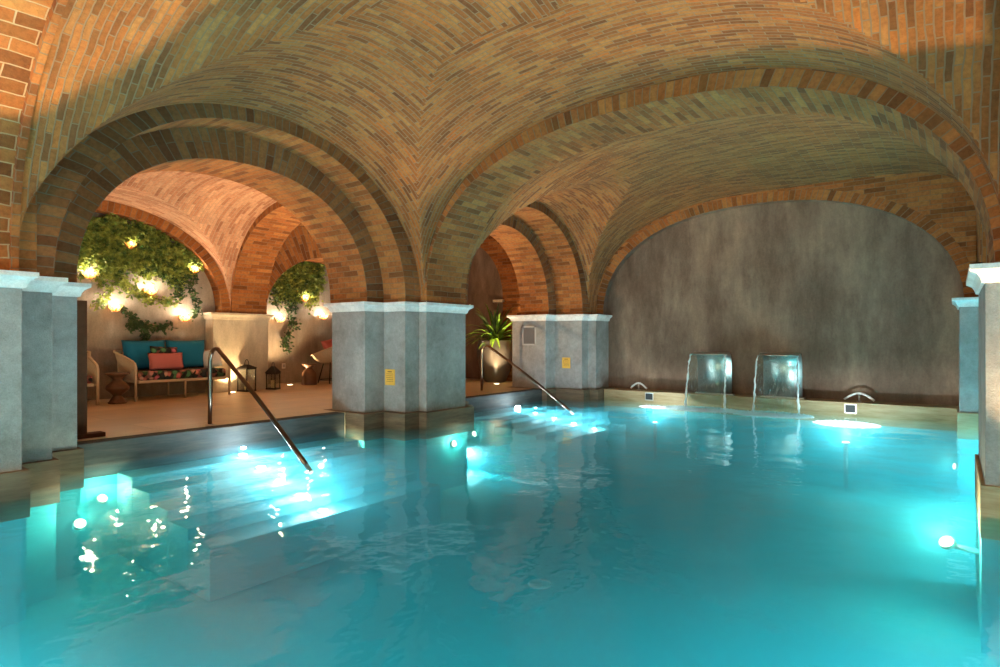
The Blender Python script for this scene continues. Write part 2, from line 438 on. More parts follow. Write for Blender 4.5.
# terrace bays
web('ceiling', (1.42, 6.12), (7.14, 11.22), lambda x, y: pz(x, CX, 2.36, 1.80), lambda y, x: pz(y, 9.18, 2.04, 1.98), M['pinkbrick'], 90, 90, .05)
web('ceiling', (6.84, 12.0), (7.14, 12.45), lambda x, y: pz(x, 9.4, 2.62, 1.98), lambda y, x: pz(y, 9.8, 2.66, 2.2), M['soffit'], 80, 80, .05)

# big arch between the two pool bays
bi = prof(2.80, 3.05, 2.0, 2.4, 72); be = prof(2.80, 3.05+.17, 2.0+.20, 2.4, 72)
t = thing('brick_arch', 'wide brick arch spanning the pool between blue-grey corner pillars', 'arch')
arch('arch_ring', 'y', 6.01, 6.85, bi, be, M['ring'], M['soffit'], t)
# arch overhead at the left edge of the picture
bi0 = prof(2.78, 3.12, 2.22, 2.4, 72); be0 = prof(2.78, 3.4, 2.6, 2.4, 72)
t = thing('brick_arch', 'orange-lit brick arch rising from the leftmost near pier', 'arch')
arch('arch_ring', 'y', -1.6, 1.42, bi0, be0, M['ring'], M['big'], t)
arch('rim_course', 'y', 1.41, 1.46, prof(2.78, 3.08, 2.14, 2.4, 72), be0, M['ring'], M['ring'], t)
# arch ring in front of the far wall
t = thing('brick_arch', 'low brick arch framing the dark plaster wall behind the waterfalls', 'arch')
fi = prof(2.86, 2.98, 1.92, 2.25, 72); fe = prof(2.86, 2.98+.16, 1.92+.17, 2.25, 72)
arch('arch_ring', 'y', 11.27, 11.46, fi, fe, M['ring'], M['darkplaster'], t)

# arcades: stepped arches between pool and terrace
def arcade(label, cx, h2, h3, y1, y2, y3, yb, zc2, zc3):
    t = thing('brick_arch', label, 'arch')
    e1 = prof(cx, h2+.31, zc2-SP+.18, 2.0); i2 = prof(cx, h2, zc2-SP, 2.1); e2 = prof(cx, h2+.36, zc2-SP+.34)
    i3 = prof(cx, h3, zc3-SP)
    arch('outer_ring', 'x', y2, y3+.02, i2, e1, M['shadedring'], M['soffit'], t, False)
    arch('inner_ring', 'x', y3, yb, i3, prof(cx, h2+.35, zc2-SP+.22), M['shadedring'], M['soffit'], t)
    return t
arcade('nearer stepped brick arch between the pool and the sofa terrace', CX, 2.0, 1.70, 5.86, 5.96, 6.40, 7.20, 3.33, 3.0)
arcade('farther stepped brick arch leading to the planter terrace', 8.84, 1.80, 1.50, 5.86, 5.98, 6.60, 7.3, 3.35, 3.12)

# terrace arches
t = thing('brick_arch', 'thin brick arch on the vine wall above the sofa', 'arch')
arch('arch_ring', 'x', 11.2, 11.47, prof(CX, 2.20, 1.62), prof(CX, 2.37, 1.80), M['ring'], M['soffit'], t)
t = thing('brick_arch', 'cross arch over the terrace rising from the cream pillar', 'arch')
arch('arch_ring', 'y', 6.10, 6.85, prof(9.18, 2.0, 1.86), prof(9.18, 2.1, 2.02), M['ring'], M['soffit'], t)
t = thing('brick_arch', 'narrow brick arch over the vine niche right of the lanterns', 'arch')
arch('arch_ring', 'x', 11.25, 12.45, prof(8.65, 1.78, 1.35, 2.1), prof(8.65, 2.3, 2.1), M['ring'], M['soffit'], t)

# ------------------------------------------------------------------ walls and floors (setting)
def flat_wall(name, mat, x0, y0, z0, x1, y1, z1):
    m = MB()
    for x in (x0, x1): m.face([(x,y0,z0),(x,y1,z0),(x,y1,z1),(x,y0,z1)], [(y0,z0),(y1,z0),(y1,z1),(y0,z1)])
    for y in (y0, y1): m.face([(x0,y,z0),(x1,y,z0),(x1,y,z1),(x0,y,z1)], [(x0,z0),(x1,z0),(x1,z1),(x0,z1)])
    for z in (z0, z1): m.face([(x0,y0,z),(x1,y0,z),(x1,y1,z),(x0,y1,z)], [(x0,y0),(x1,y0),(x1,y1),(x0,y1)])
    return struct(m.build(name, mat, merge=True))
flat_wall('wall_far', M['darkplaster'], 11.43, -.8, -1.3, 11.7, 6.0, 4.2)
flat_wall('wall_terrace', M['wallplaster'], 1.0, 11.45, -.2, 6.12, 11.7, 4.2)
flat_wall('wall_niche', M['wallplaster'], 6.80, 12.40, -.2, 12.4, 12.65, 4.2)
flat_wall('wall_terrace_left', M['wallplaster'], .9, 7.2, -.2, 1.1, 11.7, 4.2)
flat_wall('wall_niche_side', M['wallplaster'], 6.1, 11.72, -.2, 6.78, 12.65, 4.2)
# end wall of the terrace with its round-headed recess
def plate_with_arch(name, mat, x0, x1, y0, y1, z1, pr):
    m = MB(); ys = [p[0] for p in pr]
    def q(p, P): m.face([(p, *a) for a in P], [(a[0], a[1]) for a in P])
    for p in (x0, x1):
        for i in range(len(pr)-1):
            (a, za), (b, zb) = pr[i], pr[i+1]
            q(p, [(a,za), (b,zb), (b,z1), (a,z1)])
        q(p, [(y0,-.2), (ys[0],-.2), (ys[0],z1), (y0,z1)]); q(p, [(ys[-1],-.2), (y1,-.2), (y1,z1), (ys[-1],z1)])
    full = [(ys[0], -.2)] + pr + [(ys[-1], -.2)]; L = arclen(full)
    for i in range(len(full)-1):
        (a, za), (b, zb) = full[i], full[i+1]
        m.face([(x0,a,za), (x0,b,zb), (x1,b,zb), (x1,a,za)], [(0,L[i]), (0,L[i+1]), (x1-x0,L[i+1]), (x1-x0,L[i])])
    return struct(m.build(name, mat, merge=True))
plate_with_arch('wall_end', M['soffit'], 11.75, 11.95, 5.9, 12.45, 4.2, prof(10.45, 1.62, 1.62, 2.1, 40, 1.98))
flat_wall('wall_end_recess', M['darkplaster'], 11.93, 5.9, -.2, 12.1, 12.6, 4.2)
# brick above the springing on the right side of the far bay, and spandrel over the far arch
def spandrel():
    m = MB(); x = 11.275; pr = fe; top = 4.1
    for i in range(len(pr)-1):
        (a, za), (b, zb) = pr[i], pr[i+1]
        m.face([(x,a,za-.01), (x,b,zb-.01), (x,b,top), (x,a,top)], [(a,za), (b,zb), (b,top), (a,top)])
    m.face([(x,-.8,1.5), (x,-.26,1.5), (x,-.26,top), (x,-.8,top)], [(-.8,1.5), (-.26,1.5), (-.26,top), (-.8,top)])
    return struct(m.build('wall_far_spandrel', M['soffit']))
spandrel()
m = MB(); m.face([(6.8,-.40,1.5), (11.3,-.40,1.5), (11.3,-.40,4.1), (6.8,-.40,4.1)], [(0,0), (4.5,0), (4.5,2.6), (0,2.6)])
struct(m.build('wall_right', M['soffit']))
m = MB(); m.face([(-1.6,-.36,1.5), (6.0,-.36,1.5), (6.0,-.36,4.4), (-1.6,-.36,4.4)], [(0,0), (7.6,0), (7.6,2.9), (0,2.9)])
struct(m.build('wall_right_near', M['soffit']))
flat_wall('wall_right_back', M['darkplaster'], -4, -2.4, -.02, 11.6, -2.22, 4.4)
flat_wall('wall_left', M['soffit'], -1.6, 5.95, 1.5, 1.6, 6.2, 4.4)
flat_wall('wall_upper', M['darkplaster'], -1.6, -2.4, 4.35, 12.4, 12.6, 4.5)

m = MB(); m.box(-1.6, 6.70, -.30, 12.4, 12.7, 0)
struct(m.build('floor', M['tile']))
# basin
m = MB(); X0, X1, Y0, Y1 = -4, 11.08, -2.2, 6.72
m.face([(X0,Y0,FZ), (X1,Y0,FZ), (X1,Y1,FZ), (X0,Y1,FZ)])
m.face([(X1,Y0,FZ), (X1,Y1,FZ), (X1,Y1,-.01), (X1,Y0,-.01)])
m.face([(X0,Y1,FZ), (X1,Y1,FZ), (X1,Y1,-.01), (X0,Y1,-.01)])
m.face([(X0,Y0,FZ), (X1,Y0,FZ), (X1,Y0,-.01), (X0,Y0,-.01)])
m.face([(X0,Y0,FZ), (X0,Y1,FZ), (X0,Y1,-.01), (X0,Y0,-.01)])
struct(m.build('floor_basin', M['pool']))
# water body
m = MB(); m.box(X0+.01, Y0+.01, FZ+.01, X1-.01, Y1-.01, WZ)
tag(m.build('pool_water', M['water']), 'rippling turquoise water filling the vaulted pool', 'water', kind='stuff')

# copings
def coping(name, label, x0, y0, x1, y1, mat=None, z0=-.34, z1=0.0):
    m = MB(); m.box(x0, y0, z0, x1, y1, z1); o = m.build(name, mat or M['coping'], bevel=.008)
    return tag(o, label, 'coping')
coping('pool_coping', 'pale stone coping ledge below the dark wall and waterfalls', 11.02, -.3, 11.43, 5.70)
coping('pool_coping', 'stone pool edge at the sofa terrace, behind the nearer handrail', 1.6, 6.66, 5.25, 6.86, M['edge'], -.34, .004)
coping('pool_coping', 'stone pool edge at the planter terrace, behind the farther handrail', 7.2, 6.66, 10.3, 6.86, M['edge'], -.34, .004)

# ------------------------------------------------------------------ pillars
def offset_poly(P, d):
    n = len(P); out = []
    for i in range(n):
        p0, p1, p2 = P[i-1], P[i], P[(i+1) % n]
        d1 = (p1[0]-p0[0], p1[1]-p0[1]); d2 = (p2[0]-p1[0], p2[1]-p1[1])
        l1, l2 = hypot(*d1), hypot(*d2)
        n1 = (d1[1]/l1, -d1[0]/l1); n2 = (d2[1]/l2, -d2[0]/l2)      # outward for counter-clockwise outlines
        out.append((p1[0] + d*(n1[0]+n2[0]), p1[1] + d*(n1[1]+n2[1])))
    return out
def stack(P, levels, name, mat, parent, bevel=0):
    m = MB(); rings = [[(x, y, z) for x, y in offset_poly(P, d)] for d, z in levels]; n = len(P)
    m.v = [p for r in rings for p in r]
    for k in range(len(rings)-1):
        for i in range(n):
            j = (i+1) % n; m.f.append((k*n+i, k*n+j, (k+1)*n+j, (k+1)*n+i))
    m.f.append(tuple(range(n))[::-1]); m.f.append(tuple((len(rings)-1)*n + i for i in range(n)))
    m.uv = [None]*len(m.f); m.sm = [False]*len(m.f)
    return m.build(name, mat, parent, bevel=bevel)
def pillar(label, P, mat=None, cmat=None, top=SP, base=True, z0=FZ, plm=None, out=.09):
    t = thing('stone_pillar', label, 'pillar')
    stack(P, [(0, -.01), (0, top-.1)], 'shaft', mat or M['pillar'], t, bevel=.006)
    stack(P, [(.005, top-.125), (.02, top-.12), (.025, top-.10), (.03, top-.085), (.045, top-.06), (.068, top-.045),
              (.08, top-.04), (.085, top-.035), (.085, top)], 'cornice', cmat or M['cornice'], t)
    if base:
        stack(P, [(out, -.36), (out, 0.0), (out-.012, .004)], 'plinth', plm or M['plinth'], t)
        stack(P, [(.02, z0), (.02, -.36)], 'submerged_base', M['pool'], t)
    return t
# (outlines run counter-clockwise)
PC = [(6.00,5.84), (6.84,5.84), (6.84,5.98), (6.98,5.98), (6.98,6.40), (7.38,6.40), (7.38,7.11), (5.38,7.11), (5.38,6.40), (5.73,6.40), (5.73,5.98), (6.00,5.98)]
pillar('stepped blue-grey pillar standing centre between the two terrace arches', PC)
PF = [(10.86,5.80), (11.43,5.80), (11.43,7.47), (10.27,7.47), (10.27,6.63), (10.61,6.63), (10.61,5.98), (10.86,5.98)]
pillar('stepped blue-grey pillar with a grille, at the corner of the dark far wall', PF)
PL = [(-1.6,5.70), (1.44,5.70), (1.44,6.00), (1.72,6.00), (1.72,6.42), (2.03,6.42), (2.03,7.05), (-1.6,7.05)]
pillar('stepped blue-grey pier at the left edge of the picture', PL, out=.04)
PR = [(5.30,-1.3), (6.66,-1.3), (6.66,-.17), (5.30,-.17)]
pillar('large grey pillar cropped by the right edge of the picture', PR, plm=M['coping'], out=.025)
PQ = [(10.42,-.9), (11.43,-.9), (11.43,-.06), (10.42,-.06)]
pillar('slim grey pier at the right end of the dark wall', PQ, top=1.58, plm=M['coping'], out=.025)
PB = [(5.72,11.14), (6.86,11.14), (6.86,11.75), (6.05,11.75), (6.05,11.44), (5.72,11.44)]
pillar('cream pillar on the terrace behind the tall lantern', PB, M['cream'], M['cream'], base=False)
# small cap of the recess in the end wall
m = MB(); m.box(11.68, 8.78, 1.93, 11.95, 9.1, 2.0); tag(m.build('wall_ledge', M['cream'], bevel=.01), 'small pale ledge on the wall above the planter', 'ledge')

# dark timber post at the left pier
t = thing('timber_post', 'dark brown timber post against the left pier', 'post', (2.17, 7.08, 0))
m = MB(); m.box(-.14, -.05, 0, .14, .05, 1.40); m.build('post', M['darkwood'], t, bevel=.004)
m = MB(); m.box(-.10, -.07, 0, .30, .07, .045); m.build('foot', M['darkwood'], t, bevel=.004)

# ------------------------------------------------------------------ submerged steps
def steps(label, x0, x1, n=5, yt=6.68, run=.33, rise=.135, base=WZ-.11):
    t = thing('pool_steps', label, 'steps')
    for k in range(n):
        m = MB(); m.box(x0, yt - run*(k+1) - .2*(k == n-1)*0, FZ+.012, x1, yt - run*k - (.0 if k else 0), base - rise*k)
        m.build('step', M['stair'], t, bevel=.01)
    return t
steps('submerged stairs below the nearer handrail', 2.45, 5.2, 5, 6.68, .37, .095)
steps('submerged stairs below the farther handrail', 7.6, 9.9, 5, 6.68, .40, .06, WZ-.06)

# ------------------------------------------------------------------ pool lamps
def pool_lamp(loc, label, mat='poollens', en=25, col=COOL, aim=(0,-1,.2), r=.06, group=None, spot=False):
    t = thing('pool_lamp', label, 'lamp', loc, group=group)
    rot = Vector(aim).to_track_quat('Z', 'Y').to_matrix()
    def T(mb):
        mb.v = [tuple(rot @ Vector(v)) for v in mb.v]; return mb
    m = MB(); m.lathe([(r*1.25, -.01), (r*1.3, .005), (r*1.1, .018), (r, .018)], n=20); T(m).build('bezel', M['steel'], t)
    m = MB(); m.lathe([(r*.95, .0), (r*.95, .02), (r*.6, .026)], n=20); T(m).build('lens', M[mat], t)
    a = Vector(aim).normalized()
    if spot: light('beam', 'SPOT', tuple(a*.06), en, col, t, .06, (a.x, a.y, -.58), 110, .8)
    else: light('glow', 'POINT', tuple(a*.09), en, col, t, size=.05)
    return t
for k in range(5):
    w = ["top","second","third","fourth","lowest"][k]
    pool_lamp((3.66, 6.68 - .37*(k+1) + .15, WZ-.11-.095*k), f'white lamp on the {w} step by the nearer handrail', aim=(0,-.12,1), en=14+5*k, r=.05, group='lamps on the nearer stairs')
    pool_lamp((9.0, 6.68 - .40*(k+1) + .15, WZ-.06-.06*k), f'white lamp on the {w} step by the farther handrail', aim=(0,-.12,1), en=12+3*k, r=.05, group='lamps on the farther stairs')

# ------------------------------------------------------------------ handrails
def handrail(label, x, yb, ye, top=.88):
    t = thing('handrail', label, 'handrail', (x, yb, 0))
    pts = [(0,0,0), (0,0,.4), (0,0,top-.16)]
    for k in range(1, 7):
        a = pi/2*k/6*1.25; pts.append((0, -.14*(1-cos(a)), top-.16 + .16*sin(a)))
    y0, z0 = pts[-1][1], pts[-1][2]; ey = ye-yb; sl = (WZ - z0)/(ey - y0)
    for k in range(1, 9):
        f = k/8; pts.append((0, y0 + (ey-.12-y0)*f, z0 + sl*(ey-.12-y0)*f + .03*sin(pi*f)))
    m = MB(); m.tube(pts, .024, 14); m.build('rail', M['railmetal'], t)
    m = MB(); m.lathe([(.05, 0), (.05, .008), (.03, .014)], n=20); m.build('base_flange', M['steel'], t)
    return t
handrail('bronze handrail at the left, running down the steps by the sofa terrace', 3.54, 6.97, 5.12, .90)
handrail('dark handrail beside the planter, running into the far water', 9.08, 7.34, 5.40, .88)

# ------------------------------------------------------------------ waterfalls
def spout(label, yc, w=.62):
    t = thing('waterfall_spout', label, 'waterfall spout', (11.2, yc, 0))
    pr = [(.0, 0), (.0, .52)]
    for k in range(1, 9):
        a = pi/2*k/8*1.08; pr.append((-.20*(1-cos(a)), .52 + .26*sin(a)))
    pr.append((-.30, .765)); pr.append((-.36, .745))
    m = MB(); n = len(pr)
    for s in (0, 1):
        for (x, z) in pr: m.v.append((x, -w/2 + s*w, z))
    for k in range(n-1): m.f.append((k, k+1, n+k+1, n+k))
    m.uv = [None]*len(m.f); m.sm = [True]*len(m.f)
    m.build('blade', M['steel'], t, solid=.02)
    m = MB(); m.box(-.06, -w/2-.04, 0, .06, w/2+.04, .02); m.build('base_plate', M['steel'], t, bevel=.004)
    # water leaving the lip
    def path(f, spread=0): 
        return (-.36 - .26*f**.6, .74 - (.74-WZ)*f**1.25)
    sh = MB(); K = 14; J = 10; r = random.Random(yc)
    for k in range(K+1):
        f = k/K; x, z = path(f)
        for j in range(J+1):
            q = j/J; sh.v.append((x + .012*sin(j*2.1 + k*.6), (q-.5)*(w*.94), z))
    for k in range(K):
        for j in range(J):
            a = k*(J+1)+j; sh.f.append((a, a+1, a+J+2, a+J+1)); sh.uv.append(None); sh.sm.append(True)
    sheet = sh.build('water_sheet', M['fall'], t); sheet['label'] = 'thin clear sheet of falling water'
    for s in (-1, 1):
        pts = []; rs = []
        for k in range(25):
            f = k/24; x, z = path(f)
            pts.append((x + r.uniform(-.008, .008), s*(w*.50 + .06*f*(1 if s < 0 else .3)) + r.uniform(-.008, .008), z))
            rs.append(.007 + .010*f + r.uniform(-.005, .009))
        m = MB(); m.tube(pts, rs, 8); m.build('water_stream', M['foam'], t)
    return t
spout('curved steel waterfall spout pouring water, left of the pair', 3.52)
spout('curved steel waterfall spout pouring water, right of the pair', 2.36)
# white water on the surface where the falls land
def foam(label, x, y, rx, ry, n, seed):
    r = random.Random(seed); m = MB()
    for k in range(n):
        a = r.uniform(0, 2*pi); q = r.random()**.7
        cx, cy = x + rx*q*cos(a), y + ry*q*sin(a); s = r.uniform(.006, .022)
        h = s*r.uniform(.3, .9); el = r.uniform(1, 2.6)
        pts = [(cx + s*cos(2*pi*j/6), cy + s*el*sin(2*pi*j/6), WZ + .001) for j in range(6)]
        for j in range(6):
            m.face([pts[j], pts[(j+1) % 6], (cx, cy, WZ+h)], None, True)
    return tag(m.build('foam_patch', M['foam']), label, 'foam', kind='stuff')
foam('white churned water below the left waterfall', 10.5, 3.55, .40, .66, 2200, 1)
foam('white churned water below the right waterfall', 10.45, 2.4, .42, .64, 2200, 2)
foam('bright bubbling water below the left curved spout', 10.35, 4.3, .22, .30, 420, 3)
foam('bright bubbling water below the right curved spout', 9.9, 1.25, .36, .42, 900, 4)

# curved grab bars on the coping and skimmer inlets
def bar(label, y, w):
    t = thing('chrome_nozzle', label, 'nozzle', (11.2, y, 0))
    pts = [(0, w/2*(-1 + 2*k/12), .03 + .11*sin(pi*k/12)) for k in range(13)]
    m = MB(); m.tube(pts, .018, 10); m.build('curved_bar', M['cornice'], t)
    m = MB(); m.tube([(0,0,0), (0,0,.14)], .014, 10); m.build('stem', M['steel'], t)
    m = MB(); m.lathe([(.035,0), (.035,.012), (.02,.018)], n=16); m.build('base_flange', M['steel'], t)
    return t
bar('white curved nozzle on the ledge left of the waterfalls', 5.02, .34)
bar('white curved nozzle on the ledge right of the waterfalls', 1.22, .42)
def inlet(label, y):
    t = thing('wall_inlet', label, 'inlet', (11.02, y, -.10))
    m = MB(); m.box(-.008, -.085, -.075, .0, .085, .075); m.build('frame', M['steel'], t, bevel=.002)
    m = MB(); m.box(-.012, -.07, -.06, -.006, .07, .06); m.build('opening', M['rubber'], t)
inlet('small dark square inlet in the ledge left of the waterfalls', 4.72)
inlet('small dark square inlet in the ledge right of the waterfalls', 1.32)

# ------------------------------------------------------------------ signs and grille on pillars
def sign(label, x, y, z, w, h):
    t = thing('wall_sign', label, 'sign', (x, y, z))
    m = MB(); m.box(-.012, -w/2, -h/2, 0, w/2, h/2); m.build('plate', M['yellow'], t, bevel=.002)
    m = MB(); r = random.Random(3)
    for k in range(6):
        zz = h*.32 - k*h*.12
        if k == 0: m.box(-.0145, -w*.22, zz, -.012, w*.22, zz+h*.06)
        else:
            y0 = -w*.36
            while y0 < w*.30:
                l = r.uniform(.06, .16)*w; m.box(-.0145, y0, zz, -.012, min(y0+l, w*.36), zz+h*.028); y0 += l + .04*w
    m.build('lettering', M['ink'], t)
sign('small yellow notice on the centre pillar', 5.728, 6.27, .48, .19, .22)
sign('small yellow notice on the far pillar below the grille', 10.608, 6.34, .53, .19, .22)
t = thing('wall_grille', 'square grey grille set in the far pillar', 'grille', (10.268, 7.03, 1.09))
m = MB()
for a in ((-.17,-.2,.17,-.17), (-.17,.17,.17,.2), (-.17,-.2,-.14,.2), (.14,-.2,.17,.2)): m.box(-.012, a[0], a[1], 0, a[2], a[3])
m.build('frame', M['grillef'], t)
m = MB(); m.box(-.004, -.14, -.17, 0, .14, .17)
for k in range(13): m.box(-.009, -.14, -.165+k*.0265, -.004, .14, -.155+k*.0265)
m.build('mesh', M['grilled'], t)

# ------------------------------------------------------------------ cushions
def cushion_mb(w, h, d, puff=1.0, n=12):
    """upright pillow, width x, height z, thickness y"""
    m = MB()
    for s in (-1, 1):
        G = [[None]*(n+1) for _ in range(n+1)]
        for i in range(n+1):
            for j in range(n+1):
                u, v = -1+2*i/n, -1+2*j/n
                k = (max(0, 1-abs(u)**3.2)*max(0, 1-abs(v)**3.2))**.42
                pinch = 1 - .05*(1-abs(u)**2)*abs(v)**6 - .05*(1-abs(v)**2)*abs(u)**6
                G[i][j] = (u*w/2*pinch, s*d/2*k*puff, v*h/2*pinch)
        for i in range(n):
            for j in range(n):
                q = [G[i][j], G[i+1][j], G[i+1][j+1], G[i][j+1]]
                m.face(q if s < 0 else q[::-1], None, True)
    return m
def cushion(name, label, mat, w, h, d, loc, rot, group=None):
    o = cushion_mb(w, h, d).build(name, mat, merge=True); o.location = loc; o.rotation_euler = rot
    return tag(o, label, 'cushion', group)

# ------------------------------------------------------------------ sofa and armchair with rope arms
def rope_seat(name, label, cat, w, d, loc, rz=0, mid=True):
    """frame of bent rod with rope woven arms; origin at the middle of the front edge, y goes back"""
    t = thing(name, label, cat, loc, rz)
    m = MB(); m.box(-w/2+.05, 0.0, .285, w/2-.05, d-.1, .335); m.build('seat_frame', M['frame'], t, bevel=.012)
    for s in (-1, 1):
        x = s*w/2
        m = MB(); m.tube([(x,0,0), (x,0,.30), (x,0,.55), (x,.04,.61), (x,.12,.645), (x+s*.02,.40,.72), (x+s*.09,d-.10,.80), (x+s*.06,d-.01,.81), (x-s*.06,d+.02,.80)], .021, 10)
        m.build('arm', M['frame'], t)
        m = MB(); m.tube([(x,d-.05,0), (x,d-.05,.3), (x+s*.02,d-.06,.8)], .018, 10); m.build('leg', M['frame'], t)
        m = MB(); m.tube([(x,0,.31), (x,d*.5,.31), (x,d-.06,.31)], .016, 8)
        K = 15
        for k in range(K):
            f = (k+.5)/K; y = f*(d-.1)+.03
            zt = .60 + (.80-.60)*min(1, f*1.05)
            m.tube([(x, y*.93+.01, .315), (x+s*.012, y, (zt+.31)/2), (x+s*.08*f, y, zt)], .0115, 6)
        m.build('rope_weave', M['rope'], t)
    m = MB(); K = int(w/.045)
    m.tube([(-w/2+.1,d+.01,.80), (0,d+.03,.81), (w/2-.1,d+.01,.80)], .02, 10)
    for k in range(K):
        x = -w/2+.06 + (w-.12)*(k+.5)/K; m.tube([(x,d-.04,.315), (x,d+.02,.8)], .009, 6)
    m.build('back_frame', M['rope'], t)
    if mid:
        for (x, y) in ((0,0), (-.02,d-.1)):
            m = MB(); m.tube([(x,y,0), (x,y,.3)], .017, 10); m.build('leg', M['frame'], t)
    return t
SX, SY = 4.955, 10.60
rope_seat('garden_sofa', 'cream rope two-seat sofa with teal and floral cushions', 'sofa', 1.58, .70, (SX, SY, 0))
o = None
m = MB(); m.box(-.73, .01, 0, .73, .66, .15); o = m.build('seat_cushion', M['floral'], bevel=.035)
o.location = (SX, SY-.02, .335); tag(o, 'long dark floral seat cushion on the rope sofa', 'cushion')
cushion('back_cushion', 'left of two large teal back cushions on the sofa', M['teal'], .70, .52, .22, (SX-.45, SY+.50, .745), (radians(-10),0,0))
cushion('back_cushion', 'right of two large teal back cushions on the sofa', M['teal'], .70, .52, .22, (SX+.25, SY+.50, .745), (radians(-10),0,0))
cushion('throw_pillow', 'floral pillow with green edge behind the pink pillow', M['floral'], .46, .38, .12, (SX-.20, SY+.35, .70), (radians(-14),radians(4),0))
cushion('throw_pillow', 'plain pink rectangular pillow at the front of the sofa', M['pink'], .58, .30, .14, (SX-.22, SY+.22, .635), (radians(-14),0,0))
cushion('throw_pillow', 'white pillow leaning on the right sofa arm', M['white'], .36, .36, .12, (SX+.62, SY+.30, .66), (radians(-12),radians(-14),radians(-55)))
rope_seat('garden_armchair', 'cream rope armchair partly hidden behind the timber post', 'armchair', .74, .70, (3.22, 10.50, 0), 0, False)
m = MB(); m.box(-.31, .01, 0, .31, .62, .12); o = m.build('seat_cushion', M['floral'], bevel=.035)
o.location = (3.22, 10.49, .337); tag(o, 'floral seat cushion on the armchair behind the timber post', 'cushion')

def stool(label, loc, s=1.0, pr=None):
    m = MB(); pr = pr or [(.12,0),(.135,.015),(.12,.03),(.06,.12),(.065,.135),(.16,.22),(.165,.25),(.15,.29),(.07,.36),(.065,.38),(.15,.455),(.17,.46),(.17,.48),(.16,.485)]
    m.lathe([(r*s, z*s) for r, z in pr], n=28)
    o = m.build('side_table', M['tablewood']); o.location = loc; return tag(o, label, 'side table')
stool('turned dark wood side table left of the sofa', (3.87, 10.52, 0), 1.0)
stool('turned dark wood side table below the round wicker chair', (8.10, 11.52, 0), .95,
      [(.17,0),(.175,.02),(.17,.26),(.13,.32),(.075,.38),(.07,.40),(.15,.46),(.16,.465),(.16,.485),(.15,.49)])

# round wicker chair
t = thing('wicker_chair', 'round pale wicker bowl chair half hidden behind the centre pillar', 'chair', (8.72, 11.55, 0), radians(0))
m = MB(); R = .46
pr = [(R*sin(a), -R*.72*cos(a)) for a in [pi/2*k/10 for k in range(11)]]
m.lathe([(.02, pr[0][1])] + pr[1:] + [(R+.03, .01), (R+.02, .03), (R-.02, .01)] + [((R-.03)*sin(a), -(R-.03)*.68*cos(a)) for a in [pi/2*(9-k)/10 for k in range(9)]], n=32)
Rm = Euler((radians(-14), radians(-16), 0)).to_matrix(); m.v = [tuple(Rm @ Vector(v) + Vector((0,0,.80))) for v in m.v]
m.build('bowl', M['wicker'], t)
for k in range(4):
    a = pi/4 + k*pi/2; m = MB(); m.tube([(.30*cos(a), .30*sin(a), 0), (.16*cos(a), .16*sin(a), .52)], .013, 8); m.build('leg', M['iron'], t)
m = MB(); m.tube([(.27*cos(2*pi*k/20), .27*sin(2*pi*k/20), .08) for k in range(21)], .009, 8); m.build('base_ring', M['iron'], t)
cushion('throw_pillow', 'red pillow in the round wicker chair', M['pink'], .44, .34, .16, (8.76, 11.62, .86), (radians(-30), radians(-10), radians(10)))

# lanterns
def lantern(label, loc, w, h, tall, big, rz=.3):
    t = thing('candle_lantern', label, 'lantern', loc, rz)
    m = MB(); m.box(-w/2, -w/2, 0, w/2, w/2, .03); m.box(-w/2, -w/2, h-.03, w/2, w/2, h)
    for sx in (-1, 1):
        for sy in (-1, 1):
            x, y = sx*(w/2-.012), sy*(w/2-.012); m.box(x-.008, y-.008, .02, x+.008, y+.008, h-.01)
    m.build('frame', M['iron'], t, bevel=.002)
    m = MB(); b = w/2+.012; tz = h+.13 if not big else h+.06
    for (p, q) in (((-b,-b),(b,-b)), ((b,-b),(b,b)), ((b,b),(-b,b)), ((-b,b),(-b,-b))):
        m.face([(p[0],p[1],h), (q[0],q[1],h), (q[0]*.22,q[1]*.22,tz), (p[0]*.22,p[1]*.22,tz)])
    m.face([(-b*.22,-b*.22,tz), (b*.22,-b*.22,tz), (b*.22,b*.22,tz), (-b*.22,b*.22,tz)])
    m.face([(-b,-b,h), (-b,b,h), (b,b,h), (b,-b,h)])
    m.build('roof', M['iron'], t)
    m = MB(); m.tube([(.05*cos(pi*k/10), 0, tz + tall*sin(pi*k/10)) for k in range(11)], .006, 8); m.build('handle', M['iron'], t)
    m = MB()
    for k in range(4):
        a = k*pi/2; Rm = Matrix.Rotation(a, 3, 'Z'); m.box(-w/2+.02, w/2-.016, .03, w/2-.02, w/2-.012, h-.03, Rm)
    m.build('glass_panes', M['glass'], t)
    m = MB(); m.lathe([(.045,0), (.045,.15), (.04,.155)], (0,0,.03), 16); c = m.build('candle', M['candle'], t)
    m = MB(); m.tube([(0,0,.185), (0,0,.20)], .003, 6); m.build('wick', M['iron'], c)
lantern('large iron lantern with a pale candle, right of the sofa', (6.30, 10.98, 0), .25, .46, .10, True, .25)
lantern('small black lantern with pointed roof beside the cream pillar', (6.88, 11.0, 0), .21, .34, .08, False, .5)

